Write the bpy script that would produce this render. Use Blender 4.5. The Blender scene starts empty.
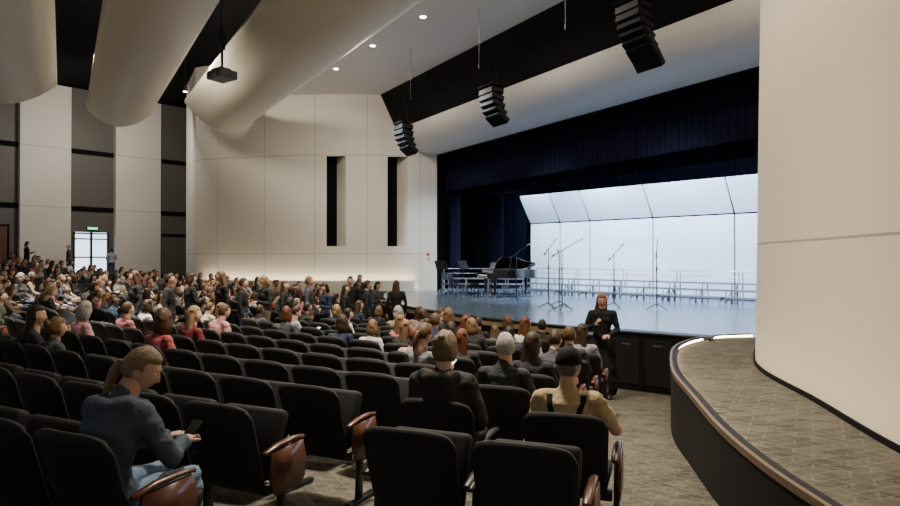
import bpy, bmesh, math, random
from mathutils import Vector, Matrix, noise
from mathutils.bvhtree import BVHTree
random.seed(7)
V=Vector
# ------------------------------------------------------------------ layout constants (metres)
Q=V((14.5,25.0,0))            # centre of the apron arc / floor rake
QS=V((8.3,25.5,0))            # centre of the seating arcs
PL=V((-0.57,27.0,0))          # house-left end of proscenium opening
U=V((0.53,-0.848,0)); N=V((0.848,0.53,0))   # along / through the proscenium
STG=1.0
def fz(r):
    if r<28: return max(0.0,0.03+0.071*(r-18.0))
    return .74+.125*(r-28)
def fzp(p): return fz((V((p.x,p.y,0))-Q).length)
def polar(r,deg):
    a=math.radians(deg); return V((Q.x-r*math.cos(a),Q.y-r*math.sin(a),0))
def polS(r,deg):
    a=math.radians(deg); return V((QS.x-r*math.cos(a),QS.y-r*math.sin(a),0))
def tn(t,n,z=0): return PL+U*t+N*n+V((0,0,z))

# ------------------------------------------------------------------ materials
def mat(name,col,rough=0.6,metal=0.0,noise_amt=0.0,scale=20,bump=0.0,emit=None,es=1.0,spec=0.5,bscale=None):
    m=bpy.data.materials.new(name); m.use_nodes=True
    nt=m.node_tree; b=nt.nodes['Principled BSDF']
    b.inputs['Base Color'].default_value=(*col,1); b.inputs['Roughness'].default_value=rough
    b.inputs['Metallic'].default_value=metal; b.inputs['Specular IOR Level'].default_value=spec
    tc=nt.nodes.new('ShaderNodeTexCoord')
    if noise_amt>0:
        n=nt.nodes.new('ShaderNodeTexNoise'); n.inputs['Scale'].default_value=scale; n.inputs['Detail'].default_value=4
        nt.links.new(tc.outputs['Object'],n.inputs['Vector'])
        r=nt.nodes.new('ShaderNodeMix'); r.data_type='RGBA'
        r.inputs['A'].default_value=(*[c*(1-noise_amt) for c in col],1); r.inputs['B'].default_value=(*[min(1,c*(1+noise_amt)) for c in col],1)
        nt.links.new(n.outputs['Fac'],r.inputs['Factor']); nt.links.new(r.outputs['Result'],b.inputs['Base Color'])
    if bump>0:
        n2=nt.nodes.new('ShaderNodeTexNoise'); n2.inputs['Scale'].default_value=bscale or scale*3; n2.inputs['Detail'].default_value=3
        nt.links.new(tc.outputs['Object'],n2.inputs['Vector'])
        bp=nt.nodes.new('ShaderNodeBump'); bp.inputs['Strength'].default_value=bump; bp.inputs['Distance'].default_value=0.02
        nt.links.new(n2.outputs['Fac'],bp.inputs['Height']); nt.links.new(bp.outputs['Normal'],b.inputs['Normal'])
    if emit:
        b.inputs['Emission Color'].default_value=(*emit,1); b.inputs['Emission Strength'].default_value=es
    return m
def mnode(nt,op,a,b=None,clamp=False):
    n=nt.nodes.new('ShaderNodeMath'); n.operation=op; n.use_clamp=clamp
    for i,x in enumerate((a,b)):
        if x is None: continue
        if isinstance(x,(int,float)): n.inputs[i].default_value=x
        else: nt.links.new(x,n.inputs[i])
    return n.outputs[0]
def panel_mat(name,col,zs,axis=None,period=2.4,off=0.0,rough=0.55):
    """painted panels with dark seams at heights zs and at a horizontal period"""
    m=mat(name,col,rough); nt=m.node_tree; b=nt.nodes['Principled BSDF']
    tc=nt.nodes.new('ShaderNodeTexCoord'); sp=nt.nodes.new('ShaderNodeSeparateXYZ'); nt.links.new(tc.outputs['Object'],sp.inputs[0])
    acc=None
    for z in zs:
        d=mnode(nt,'ABSOLUTE',mnode(nt,'SUBTRACT',sp.outputs['Z'],z)); s=mnode(nt,'LESS_THAN',d,0.012)
        acc=s if acc is None else mnode(nt,'MAXIMUM',acc,s)
    if axis:
        f=mnode(nt,'FRACT',mnode(nt,'DIVIDE',mnode(nt,'ADD',sp.outputs[axis],100+off),period)); s=mnode(nt,'LESS_THAN',f,0.022/period)
        acc=s if acc is None else mnode(nt,'MAXIMUM',acc,s)
    nz=nt.nodes.new('ShaderNodeTexNoise'); nz.inputs['Scale'].default_value=0.7; nt.links.new(tc.outputs['Object'],nz.inputs['Vector'])
    mx0=nt.nodes.new('ShaderNodeMix'); mx0.data_type='RGBA'
    mx0.inputs['A'].default_value=(*[c*.95 for c in col],1); mx0.inputs['B'].default_value=(*[c*1.03 for c in col],1)
    nt.links.new(nz.outputs['Fac'],mx0.inputs['Factor'])
    mx=nt.nodes.new('ShaderNodeMix'); mx.data_type='RGBA'; nt.links.new(mx0.outputs['Result'],mx.inputs['A']); mx.inputs['B'].default_value=(*[c*.5 for c in col],1)
    nt.links.new(acc,mx.inputs['Factor']); nt.links.new(mx.outputs['Result'],b.inputs['Base Color'])
    return m
def carpet_mat():
    m=mat('carpet_pattern',(.1,.09,.08),.95,spec=.1); nt=m.node_tree; b=nt.nodes['Principled BSDF']
    tc=nt.nodes.new('ShaderNodeTexCoord'); outs=[]
    for ang,sc in ((0.35,.7),(1.25,1.0),(-0.55,.8)):
        mp=nt.nodes.new('ShaderNodeMapping'); mp.inputs['Rotation'].default_value=(0,0,ang); mp.inputs['Scale'].default_value=(sc,sc*1.6,sc)
        nt.links.new(tc.outputs['Object'],mp.inputs[0])
        w=nt.nodes.new('ShaderNodeTexBrick'); w.inputs['Scale'].default_value=2.0; w.inputs['Mortar Size'].default_value=.014; w.offset=.37
        w.inputs['Color1'].default_value=(0,0,0,1); w.inputs['Color2'].default_value=(.6,.6,.6,1); w.inputs['Mortar'].default_value=(1,1,1,1)
        nt.links.new(mp.outputs[0],w.inputs['Vector']); outs.append(w.outputs['Color'])
    s=mnode(nt,'MULTIPLY',mnode(nt,'ADD',mnode(nt,'ADD',outs[0],outs[1]),outs[2]),.36)
    nz=nt.nodes.new('ShaderNodeTexNoise'); nz.inputs['Scale'].default_value=45; nz.inputs['Detail'].default_value=4; nt.links.new(tc.outputs['Object'],nz.inputs['Vector'])
    s2=mnode(nt,'ADD',mnode(nt,'MULTIPLY',s,.75),mnode(nt,'MULTIPLY',nz.outputs['Fac'],.45))
    cr=nt.nodes.new('ShaderNodeValToRGB'); cr.color_ramp.elements[0].color=(.034,.031,.026,1); cr.color_ramp.elements[1].color=(.185,.168,.135,1)
    cr.color_ramp.elements[0].position=.18
    nt.links.new(s2,cr.inputs[0]); nt.links.new(cr.outputs[0],b.inputs['Base Color'])
    bp=nt.nodes.new('ShaderNodeBump'); bp.inputs['Strength'].default_value=.3; nt.links.new(nz.outputs['Fac'],bp.inputs['Height']); nt.links.new(bp.outputs[0],b.inputs['Normal'])
    return m
def wood_mat(name,c1,c2,scale=3,rough=.35):
    m=mat(name,c1,rough); nt=m.node_tree; b=nt.nodes['Principled BSDF']
    tc=nt.nodes.new('ShaderNodeTexCoord'); mp=nt.nodes.new('ShaderNodeMapping'); mp.inputs['Scale'].default_value=(8,1.2,8)
    nt.links.new(tc.outputs['Object'],mp.inputs[0])
    n=nt.nodes.new('ShaderNodeTexNoise'); n.inputs['Scale'].default_value=scale; n.inputs['Detail'].default_value=6; n.inputs['Distortion'].default_value=1.2
    nt.links.new(mp.outputs[0],n.inputs['Vector'])
    r=nt.nodes.new('ShaderNodeMix'); r.data_type='RGBA'; r.inputs['A'].default_value=(*c1,1); r.inputs['B'].default_value=(*c2,1)
    nt.links.new(n.outputs['Fac'],r.inputs['Factor']); nt.links.new(r.outputs['Result'],b.inputs['Base Color']); return m
M={}
M['cream']=panel_mat('cream_wall_panels',(.73,.685,.60),[2.58,6.8],'X',2.25,.3)
M['cream_r']=panel_mat('cream_curved_wall',(.77,.70,.57),[2.58],None)
M['pil']=panel_mat('pilaster_paint',(.62,.59,.54),[4.9,7.8],None)
M['greyw']=panel_mat('grey_wall_panels',(.085,.08,.07),[4.9,7.8],None)
M['ceilw']=mat('white_ceiling_paint',(.66,.64,.60),.7)
M['cloud']=mat('cloud_panel_paint',(.74,.68,.54),.45)
M['black']=mat('black_paint',(.005,.005,.006),.85,spec=.1)
M['blackgloss']=mat('black_lacquer',(.006,.006,.007),.15)
M['blackmetal']=mat('black_metal',(.012,.012,.013),.4,metal=.3)
M['header']=mat('header_plaster',(.60,.59,.57),.5)
M['carpet']=carpet_mat()
M['stagefloor']=mat('stage_floor_vinyl',(.10,.145,.21),.22,noise_amt=.2,scale=1.5)
M['fascia']=mat('fascia_black',(.007,.007,.008),.7,spec=.25)
M['oak']=wood_mat('light_wood_trim',(.30,.21,.13),(.40,.30,.19))
M['darkoak']=wood_mat('dark_wood_trim',(.10,.065,.04),(.16,.11,.07),3,.6)
M['cherry']=wood_mat('cherry_wood',(.055,.017,.009),(.115,.036,.017),2.5,.3)
M['fabric']=mat('black_seat_fabric',(.012,.0125,.014),.75,noise_amt=.25,scale=60,bump=.15,bscale=300,spec=.35)
M['plastic']=mat('seat_shell_plastic',(.015,.015,.017),.45)
M['velour']=mat('black_velour',(.004,.0045,.010),.95,noise_amt=.4,scale=2,spec=.05)
M['velour2']=mat('navy_velour',(.007,.0085,.023),.95,spec=.08)
M['shell']=mat('acoustic_shell_panel',(.76,.82,.90),.5)
M['seam']=mat('dark_seam',(.03,.035,.05),.7)
M['alum']=mat('aluminium',(.26,.29,.34),.35,metal=.6)
M['greydeck']=mat('riser_deck',(.12,.14,.175),.5)
M['bulb']=mat('lamp_lens',(1,1,1),.5,emit=(1,.93,.8),es=30)
M['led']=mat('led_strip',(1,1,1),.5,emit=(1,.80,.52),es=24)
M['led2']=mat('cove_led_strip',(1,1,1),.5,emit=(1,.84,.6),es=40)
M['day']=mat('daylight_glass',(.7,.8,.9),.2,emit=(.65,.85,1.0),es=2.6)
M['exit']=mat('exit_green',(.05,.4,.2),.5,emit=(.1,.9,.4),es=2)
M['white']=mat('white_paper',(.75,.75,.74),.6)
M['projector']=mat('projector_body',(.10,.10,.10),.4)
M['lens']=mat('glass_dark',(.02,.02,.03),.05)
M['keys']=mat('ivory_keys',(.5,.5,.48),.3)
M['brass']=mat('brass',(.6,.42,.15),.3,metal=1)
M['red']=mat('alarm_red',(.5,.02,.02),.4)
# people
def oi_mat(name,kind,rough=.85):
    m=mat(name,(.5,.5,.5),rough,spec=.25); nt=m.node_tree; b=nt.nodes['Principled BSDF']; oi=nt.nodes.new('ShaderNodeObjectInfo')
    tc=nt.nodes.new('ShaderNodeTexCoord')
    if kind=='top': src=oi.outputs['Color']
    else:
        cr=nt.nodes.new('ShaderNodeValToRGB'); cr.color_ramp.interpolation='CONSTANT'
        e=cr.color_ramp.elements
        if kind=='hair':
            cols=[(0,(.016,.010,.007)),(.18,(.035,.019,.010)),(.40,(.07,.037,.018)),(.60,(.14,.080,.037)),(.76,(.26,.165,.080)),(.90,(.28,.26,.24)),(.95,(.09,.028,.012))]; inp=oi.outputs['Alpha']
        elif kind=='skin':
            cols=[(0,(.54,.32,.23)),(.3,(.60,.38,.28)),(.75,(.46,.26,.17)),(.94,(.20,.10,.06))]; inp=oi.outputs['Random']
        else:
            cols=[(0,(.012,.014,.02)),(.35,(.03,.05,.10)),(.6,(.07,.10,.17)),(.8,(.05,.04,.035)),(.9,(.2,.17,.12))]; inp=oi.outputs['Random']
        e[0].position=0; e[0].color=(*cols[0][1],1); e[1].position=cols[1][0]; e[1].color=(*cols[1][1],1)
        for p,c in cols[2:]:
            x=e.new(p); x.color=(*c,1)
        nt.links.new(inp,cr.inputs[0]); src=cr.outputs[0]
    n=nt.nodes.new('ShaderNodeTexNoise'); n.inputs['Scale'].default_value=18 if kind!='hair' else 30
    n.inputs['Detail'].default_value=3
    mp=nt.nodes.new('ShaderNodeMapping'); mp.inputs['Scale'].default_value=(3,3,.5) if kind=='hair' else (1,1,1)
    nt.links.new(tc.outputs['Object'],mp.inputs[0]); nt.links.new(mp.outputs[0],n.inputs['Vector'])
    f=mnode(nt,'ADD',mnode(nt,'MULTIPLY',n.outputs['Fac'],1.4 if kind=='hair' else .5),.3 if kind=='hair' else .75)
    mx=nt.nodes.new('ShaderNodeMix'); mx.data_type='RGBA'; mx.blend_type='MULTIPLY'; mx.inputs['Factor'].default_value=1
    nt.links.new(src,mx.inputs['A']); nt.links.new(f,mx.inputs['B']); nt.links.new(mx.outputs['Result'],b.inputs['Base Color'])
    if kind in('top','pants'):
        bp=nt.nodes.new('ShaderNodeBump'); bp.inputs['Strength'].default_value=.45; bp.inputs['Distance'].default_value=.04
        nt.links.new(n.outputs['Fac'],bp.inputs['Height']); nt.links.new(bp.outputs[0],b.inputs['Normal'])
    if kind=='hair':
        bp=nt.nodes.new('ShaderNodeBump'); bp.inputs['Strength'].default_value=.6; bp.inputs['Distance'].default_value=.01
        nt.links.new(n.outputs['Fac'],bp.inputs['Height']); nt.links.new(bp.outputs[0],b.inputs['Normal']); b.inputs['Roughness'].default_value=.5
    return m
M['top']=oi_mat('clothing_top','top'); M['hair']=oi_mat('hair','hair'); M['skin']=oi_mat('skin','skin',.55); M['pants']=oi_mat('trousers','pants')
M['skin_fair']=mat('skin_fair',(.56,.33,.25),.55,noise_amt=.08,scale=14)
M['shoe']=mat('shoe_leather',(.02,.018,.016),.5); M['eyew']=mat('eye_white',(.8,.8,.78),.2); M['iris']=mat('iris_dark',(.03,.02,.015),.1); M['lip']=mat('lips',(.42,.20,.17),.5)
M['extra']=mat('accessory_black',(.006,.006,.007),.8,spec=.2)
PM=['top','pants','skin','hair','shoe','eyew','iris','lip','extra','white']
M['jeans']=mat('blue_jeans',(.17,.28,.42),.85,noise_amt=.35,scale=25,bump=.2)

# ------------------------------------------------------------------ mesh helpers
def obj_from_bm(bm,name,mats,smooth=False,loc=None,rz=0):
    me=bpy.data.meshes.new(name); bmesh.ops.recalc_face_normals(bm,faces=bm.faces[:]); bm.to_mesh(me); bm.free()
    for k in mats: me.materials.append(M[k] if isinstance(k,str) else k)
    if smooth:
        for p in me.polygons: p.use_smooth=True
    o=bpy.data.objects.new(name,me); bpy.context.collection.objects.link(o)
    if loc is not None: o.location=loc
    o.rotation_euler=(0,0,rz); return o
def newfaces(bm,n0,mi):
    bm.faces.ensure_lookup_table()
    for f in bm.faces[n0:]: f.material_index=mi
def add_box(bm,c,s,mi=0,R=None,bevel=0.0,seg=2):
    T=Matrix.Translation(V(c))@(R.to_4x4() if R else Matrix.Identity(4))@Matrix.Diagonal((s[0],s[1],s[2],1))
    t=bmesh.new(); bmesh.ops.create_cube(t,size=1,matrix=T)
    if bevel>0: bmesh.ops.bevel(t,geom=t.edges[:],offset=min(bevel,min(s)*.45),segments=seg,affect='EDGES',profile=.5)
    for f in t.faces: f.material_index=mi
    me=bpy.data.meshes.new('t'); t.to_mesh(me); t.free(); bm.from_mesh(me); bpy.data.meshes.remove(me)
def frame(t,ref):
    t=t.normalized(); x=ref-t*ref.dot(t)
    if x.length<1e-4: x=V((1,0,0))-t*t.x
    if x.length<1e-4: x=V((0,1,0))
    x.normalize(); return x,t.cross(x)
def tube(bm,pts,radii,mi=0,seg=12,ref=V((1,0,0)),round_ends=True):
    """loft of elliptical sections; radius may be number or (rx along ref, ry)"""
    n0=len(bm.faces); pts=[V(p) for p in pts]; rr=[(r,r) if isinstance(r,(int,float)) else r for r in radii]
    tang=[]
    for i in range(len(pts)):
        a=pts[max(0,i-1)]; b=pts[min(len(pts)-1,i+1)]; d=b-a
        tang.append(d if d.length>1e-6 else V((0,0,1)))
    P=[(pts[i],rr[i],tang[i]) for i in range(len(pts))]
    if round_ends:
        t0=tang[0].normalized(); t1=tang[-1].normalized(); m0=min(rr[0]); m1=min(rr[-1])
        P=[(pts[0]-t0*m0*.9,(rr[0][0]*.35,rr[0][1]*.35),t0),(pts[0]-t0*m0*.6,(rr[0][0]*.78,rr[0][1]*.78),t0)]+P+[(pts[-1]+t1*m1*.6,(rr[-1][0]*.78,rr[-1][1]*.78),t1),(pts[-1]+t1*m1*.9,(rr[-1][0]*.35,rr[-1][1]*.35),t1)]
    rings=[]
    for p,r,t in P:
        x,y=frame(t,ref)
        rings.append([bm.verts.new(p+x*(math.cos(2*math.pi*k/seg)*r[0])+y*(math.sin(2*math.pi*k/seg)*r[1])) for k in range(seg)])
    for a,b in zip(rings,rings[1:]):
        for k in range(seg): bm.faces.new((a[k],a[(k+1)%seg],b[(k+1)%seg],b[k]))
    bm.faces.new(list(reversed(rings[0]))); bm.faces.new(rings[-1]); newfaces(bm,n0,mi)
def cyl(bm,p0,p1,r,mi=0,seg=10,r2=None): tube(bm,[p0,p1],[r,r if r2 is None else r2],mi,seg,round_ends=False)
def ellipsoid(bm,c,r,mi=0,u=16,v=10,R=None):
    n0=len(bm.faces); T=Matrix.Translation(V(c))@(R.to_4x4() if R else Matrix.Identity(4))@Matrix.Diagonal((r[0],r[1],r[2],1))
    bmesh.ops.create_uvsphere(bm,u_segments=u,v_segments=v,radius=1,matrix=T); newfaces(bm,n0,mi)
def prism(bm,poly,z0,z1,mi=0):
    n0=len(bm.faces); a=[bm.verts.new((p[0],p[1],z0)) for p in poly]; b=[bm.verts.new((p[0],p[1],z1)) for p in poly]; n=len(poly)
    bm.faces.new(list(reversed(a))); bm.faces.new(b)
    for i in range(n): bm.faces.new((a[i],a[(i+1)%n],b[(i+1)%n],b[i]))
    newfaces(bm,n0,mi)
def quad(bm,ps,mi=0):
    f=bm.faces.new([bm.verts.new(p) for p in ps]); f.material_index=mi; return f
def strip(bm,A,B,mi=0):
    va=[bm.verts.new(p) for p in A]; vb=[bm.verts.new(p) for p in B]
    for i in range(len(A)-1):
        f=bm.faces.new((va[i],va[i+1],vb[i+1],vb[i])); f.material_index=mi; f.smooth=True
def catmull(pts,n=8):
    P=[V(p) for p in pts]; P=[2*P[0]-P[1]]+P+[2*P[-1]-P[-2]]; out=[]
    for i in range(1,len(P)-2):
        for k in range(n):
            t=k/n; a,b,c,d=P[i-1],P[i],P[i+1],P[i+2]
            out.append(.5*((2*b)+(c-a)*t+(2*a-5*b+4*c-d)*t*t+(-a+3*b-3*c+d)*t**3))
    out.append(P[-2]); return out
def up(path,z): return [p+V((0,0,z)) for p in path]

# ------------------------------------------------------------------ ROOM
bm=bmesh.new(); rs=[14,16,17.44]+[18+.8*i for i in range(29)]; ths=list(range(-24,124,3)); g=[]
for r in rs: g.append([bm.verts.new((polar(r,t).x,polar(r,t).y,fz(r))) for t in ths])
for a,b in zip(g,g[1:]):
    for i in range(len(ths)-1): bm.faces.new((a[i],a[i+1],b[i+1],b[i]))
obj_from_bm(bm,'floor',['carpet'],True)
# stage platform
RA=17.3
arc=[polar(RA,t) for t in [-4+i*1.5 for i in range(42)]]
arc=[p for p in arc if p.x<5.7]
bm=bmesh.new()
poly=[(p.x,p.y) for p in arc]+[(7.6,12.0),(22,14),(24,40),(2,42),(-5,30)]
prism(bm,poly,.0,STG,0)
bm.faces.ensure_lookup_table(); bm.normal_update()
for f in bm.faces:
    if abs(f.normal.z)<.5: f.material_index=1
obj_from_bm(bm,'stage',['stagefloor','fascia'])
bm=bmesh.new()
outr=[Q+(p-Q).normalized()*(RA+.05) for p in arc]; inr=[Q+(p-Q).normalized()*(RA-.16) for p in arc]
strip(bm,up(inr,STG+.006),up(outr,STG+.006),1); strip(bm,up(outr,STG+.006),up(outr,STG-.05),1)
strip(bm,up(outr,STG-.05),up(outr,STG-.15),0); strip(bm,up(outr,STG-.15),up(arc,STG-.15),1)
obj_from_bm(bm,'trim_1',['oak','fascia'])
# right tower wall
RW=catmull([V((a,b,0)) for a,b in [(2.75,-3.0),(2.85,0),(3.0,2.6),(3.2,4.4),(3.5,5.9),(3.94,8.0),(5.26,10.45),(6.55,12.5),(7.9,14.6)]],10)
bm=bmesh.new(); strip(bm,RW,[p+V((.2,0,11)) for p in RW])
obj_from_bm(bm,'wall_right',['cream_r'],True)
bm=bmesh.new()
strip(bm,[p+V((-.012,0,STG)) for p in RW],[p+V((-.012,0,STG+.06)) for p in RW]); strip(bm,[p+V((-.012,0,STG+.06)) for p in RW],[p+V((.01,0,STG+.06)) for p in RW])
obj_from_bm(bm,'baseboard_right',['black'],True)
# side platform
ED=catmull([V((a,b,0)) for a,b in [(2.5,-2.5),(2.25,.5),(2.08,2.2),(2.03,3.5),(2.05,4.2),(2.15,5.0),(2.37,6.1),(2.6,7.2),(2.95,8.3),(3.4,9.4),(3.95,10.2),(4.6,10.75),(5.3,10.95)]],8)
def offs(path,d):
    out=[]
    for i,p in enumerate(path):
        t=(path[min(i+1,len(path)-1)]-path[max(i-1,0)]).normalized(); out.append(p+V((t.y,-t.x,0))*d)
    return out
EI=offs(ED,.08)
bm=bmesh.new()
poly=[(p.x,p.y) for p in EI]+[(p.x+.1,p.y) for p in reversed(RW) if p.y<10.9]
a=[bm.verts.new((x,y,STG+.012)) for x,y in poly]; bm.faces.new(a); bmesh.ops.triangulate(bm,faces=bm.faces[:])
obj_from_bm(bm,'floor_side_platform',['carpet'])
bm=bmesh.new()
strip(bm,up(ED,STG+.07),up(ED,0),0); strip(bm,up(ED,STG+.07),up(EI,STG+.07),0)
strip(bm,up(EI,STG+.07),up(EI,STG+.055),0); strip(bm,up(ED,STG+.055),up(EI,STG+.055),0)
strip(bm,up(offs(ED,.055),STG+.05),up(offs(ED,.055),STG+.02),1)
strip(bm,up(offs(ED,-.012),STG+.07),up(offs(ED,-.012),STG+.02),2); strip(bm,up(offs(ED,-.012),STG+.07),up(offs(ED,.02),STG+.071),2)
strip(bm,up(offs(ED,-.012),STG+.02),up(ED,STG+.02),2)
obj_from_bm(bm,'platform_curb',['fascia','led','darkoak'],True)
# left tower
def ty(x): return 26.45+.0313*(x+4.6)**2
slots=[(-5.27,-4.45),(-2.68,-1.82)]; SZ=(2.9,6.75)
xs=sorted(set([-11.5+i*.45 for i in range(25)]+[-.57]+[s for a in slots for s in a])); xs=[x for x in xs if x<=-.56]
bm=bmesh.new()
for x0,x1 in zip(xs,xs[1:]):
    sl=any(a<=x0+1e-4 and x1<=b+1e-4 for a,b in slots)
    for z0,z1 in ([(0,SZ[0]),(SZ[1],11)] if sl else [(0,11)]):
        quad(bm,[(x0,ty(x0),z0),(x1,ty(x1),z0),(x1,ty(x1),z1),(x0,ty(x0),z1)],0).smooth=True
quad(bm,[(-11.5,ty(-11.5),0),(-13.2,31,0),(-13.2,31,11),(-11.5,ty(-11.5),11)]); quad(bm,[(-13.2,31,0),(-13.5,38,0),(-13.5,38,11),(-13.2,31,11)])
quad(bm,[(-.57,27,0),(.15,28.1,0),(.15,28.1,11),(-.57,27,11)],1)
for a,b in slots:   # splayed reveals
    w_=b-a; m=a+w_*.42; d=.55; yb=ty(m)+d
    quad(bm,[(b,ty(b),SZ[0]),(m,yb,SZ[0]),(m,yb,SZ[1]),(b,ty(b),SZ[1])],0)
    quad(bm,[(a,ty(a),SZ[0]),(a-.25,yb,SZ[0]),(a-.25,yb,SZ[1]),(a,ty(a),SZ[1])],1)
    quad(bm,[(a-.25,yb,SZ[0]),(m,yb,SZ[0]),(m,yb,SZ[1]),(a-.25,yb,SZ[1])],1)
    quad(bm,[(a,ty(a),SZ[0]),(b,ty(b),SZ[0]),(m,yb,SZ[0]),(a-.25,yb,SZ[0])],0)
    quad(bm,[(a,ty(a),SZ[1]),(b,ty(b),SZ[1]),(m,yb,SZ[1]),(a-.25,yb,SZ[1])],1)
obj_from_bm(bm,'wall_left_tower',['cream','black'])
bm=bmesh.new(); LX=[-11+i*.5 for i in range(20)]
strip(bm,[V((x,ty(x)-.25,1.40)) for x in LX],[V((x,ty(x)-.19,1.40)) for x in LX],0)
strip(bm,[V((x,ty(x)-.28,.0)) for x in LX],[V((x,ty(x)-.28,1.44)) for x in LX],1)
obj_from_bm(bm,'trim_2',['led2','cream'])
bm=bmesh.new(); cyl(bm,(-.95,26.85,2.55),(-.95,26.93,2.55),.07,0,12); add_box(bm,(-.95,26.9,2.35),(.12,.06,.16),0,bevel=.01)
obj_from_bm(bm,'fire_alarm',['red'])
# back-left wall
Wa=V((-14.8,36,0)); Wd=V((-.663,-.749,0)); Wn=V((.749,-.663,0))
def wl(s,off=0,z=0): return Wa+Wd*s+Wn*off+V((0,0,z))
bm=bmesh.new(); D0,D1,DZ0,DZ1=4.66,6.36,1.40,3.72
for s0,s1,z0,z1 in [(-3,D0,0,11),(D0,D1,DZ1,11),(D0,D1,0,DZ0),(D1,16,0,11)]:
    quad(bm,[wl(s0,0,z0),wl(s1,0,z0),wl(s1,0,z1),wl(s0,0,z1)])
obj_from_bm(bm,'wall_left',['greyw'])
for i,(s0,s1) in enumerate([(2.13,4.46),(6.55,8.7),(11.2,13.4)]):
    bm=bmesh.new(); p=[wl(s0,-.05),wl(s1,-.05),wl(s1,.35),wl(s0,.35)]; prism(bm,[(a.x,a.y) for a in p],0,10.9); obj_from_bm(bm,'trim_%d'%(3+i),['pil'])
bm=bmesh.new()
for z in (4.9,7.8):
    for s0,s1 in ((-2.5,2.13),(4.46,6.55),(8.7,11.2)):
        p=[wl(s0,-.02),wl(s1,-.02),wl(s1,.06),wl(s0,.06)]; prism(bm,[(a.x,a.y) for a in p],z-.12,z+.12)
p=[wl(0.2,0),wl(2.0,0),wl(2.0,.05),wl(.2,.05)]; prism(bm,[(a.x,a.y) for a in p],3.6,3.75)
obj_from_bm(bm,'trim_6',['black'])
bm=bmesh.new(); w=D1-D0
def wb(s0,s1,o0,o1,z0,z1,mi):
    p=[wl(s0,o0),wl(s1,o0),wl(s1,o1),wl(s0,o1)]; prism(bm,[(a.x,a.y) for a in p],z0,z1,mi)
for s in (D0,(D0+D1)/2-.05,D1-.1): wb(s,s+.1,-.12,.05,DZ0,DZ1,0)
for z in (DZ0,DZ0+1.0,DZ1-.38,DZ1-.1): wb(D0+.01,D1-.01,-.11,.03,z,z+.07,0)
wb(D0+.05,D1-.05,-.06,-.04,DZ0,DZ1,1)
wb((D0+D1)/2+.1,(D0+D1)/2+.6,.03,.07,DZ0+1.02,DZ0+1.07,2)
wb((D0+D1)/2-.65,(D0+D1)/2-.15,.03,.07,DZ0+1.02,DZ0+1.07,2)
obj_from_bm(bm,'door_1',['blackmetal','day','alum'])
bm=bmesh.new(); wb(5.2,5.75,.02,.1,3.82,4.02,0); wb(5.24,5.71,.1,.11,3.86,3.98,1)
obj_from_bm(bm,'exit_sign',['plastic','exit'])
bm=bmesh.new(); wb(9.1,10.6,-.03,.05,1.2,3.9,0); wb(9.05,9.12,0,.09,1.2,4,1); wb(10.58,10.66,0,.09,1.2,4,1); wb(9.05,10.66,0,.09,3.9,3.98,1); wb(9.84,9.86,.05,.06,1.2,3.9,1)
obj_from_bm(bm,'door_2',['cherry','black'])
# ceilings
bm=bmesh.new(); quad(bm,[tn(-22,-32,11),tn(34,-32,11),tn(34,-6.4,11),tn(-22,-6.4,11)]); quad(bm,[tn(-22,-6.4,11),tn(-2,-6.4,11),tn(-2,6,11),tn(-22,6,11)])
obj_from_bm(bm,'ceiling_black',['black'])
bm=bmesh.new(); quad(bm,[tn(-4,-7.3,9.4),tn(30,-7.3,9.4),tn(30,-2.3,9.4),tn(-4,-2.3,9.4)]); quad(bm,[tn(-4,-7.3,9.4),tn(30,-7.3,9.4),tn(30,-7.3,11),tn(-4,-7.3,11)])
obj_from_bm(bm,'ceiling',['ceilw'])
# proscenium header: black slot + curved belly
bm=bmesh.new(); T0,T1=-4,26
quad(bm,[tn(T0,-2.3,9.42),tn(T1,-2.3,9.42),tn(T1,-1.68,7.9),tn(T0,-1.68,7.9)],1)
prof=[(-1.7*math.sin(math.radians(a)),7.9-1.0*math.cos(math.radians(a))) for a in range(0,91,9)]
for (n0,z0),(n1,z1) in zip(prof,prof[1:]):
    quad(bm,[tn(T0,n0,z0),tn(T1,n0,z0),tn(T1,n1,z1),tn(T0,n1,z1)],0)
quad(bm,[tn(T0,0,6.9),tn(T1,0,6.9),tn(T1,.3,6.9),tn(T0,.3,6.9)],1); quad(bm,[tn(T0,.3,6.9),tn(T1,.3,6.9),tn(T1,.3,10),tn(T0,.3,10)],1)
bmesh.ops.remove_doubles(bm,verts=bm.verts[:],dist=.001)
obj_from_bm(bm,'wall_proscenium_header',['header','black'],True)
# ceiling clouds
def cloud(n0,n1,t0,t1,zb,rise,name='ceiling_cloud_panel'):
    bm=bmesh.new(); K=14; rings=[]
    for t,sc in [(t0,0),(t0+.12,.35),(t0+.5,.75),(t0+1.1,1)]+[(t0+1.1+(t1-t0-1.1)*i/4,1) for i in range(1,5)]:
        r=[]
        for k in range(K+1):
            a=-1+2*k/K; n=(n0+n1)/2+a*(n1-n0)/2*(.80+.2*sc); z=zb+rise*a*a+(1-sc)*.38
            r.append(tn(t,n,z))
        rings.append(r)
    vb=[[bm.verts.new(p) for p in r] for r in rings]; vt=[[bm.verts.new(p+V((0,0,.10))) for p in r] for r in rings]
    for G in (vb,vt):
        for a,b in zip(G,G[1:]):
            for k in range(K): bm.faces.new((a[k],a[k+1],b[k+1],b[k]))
    for k in range(K): bm.faces.new((vb[0][k],vb[0][k+1],vt[0][k+1],vt[0][k]))
    for a,b,c,d in zip(vb,vb[1:],vt,vt[1:]):
        bm.faces.new((a[0],b[0],d[0],c[0])); bm.faces.new((a[K],b[K],d[K],c[K]))
    return obj_from_bm(bm,name,['cloud'],True)
cloud(-9.9,-6.9,-3.2,26,7.45,.9)
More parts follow.
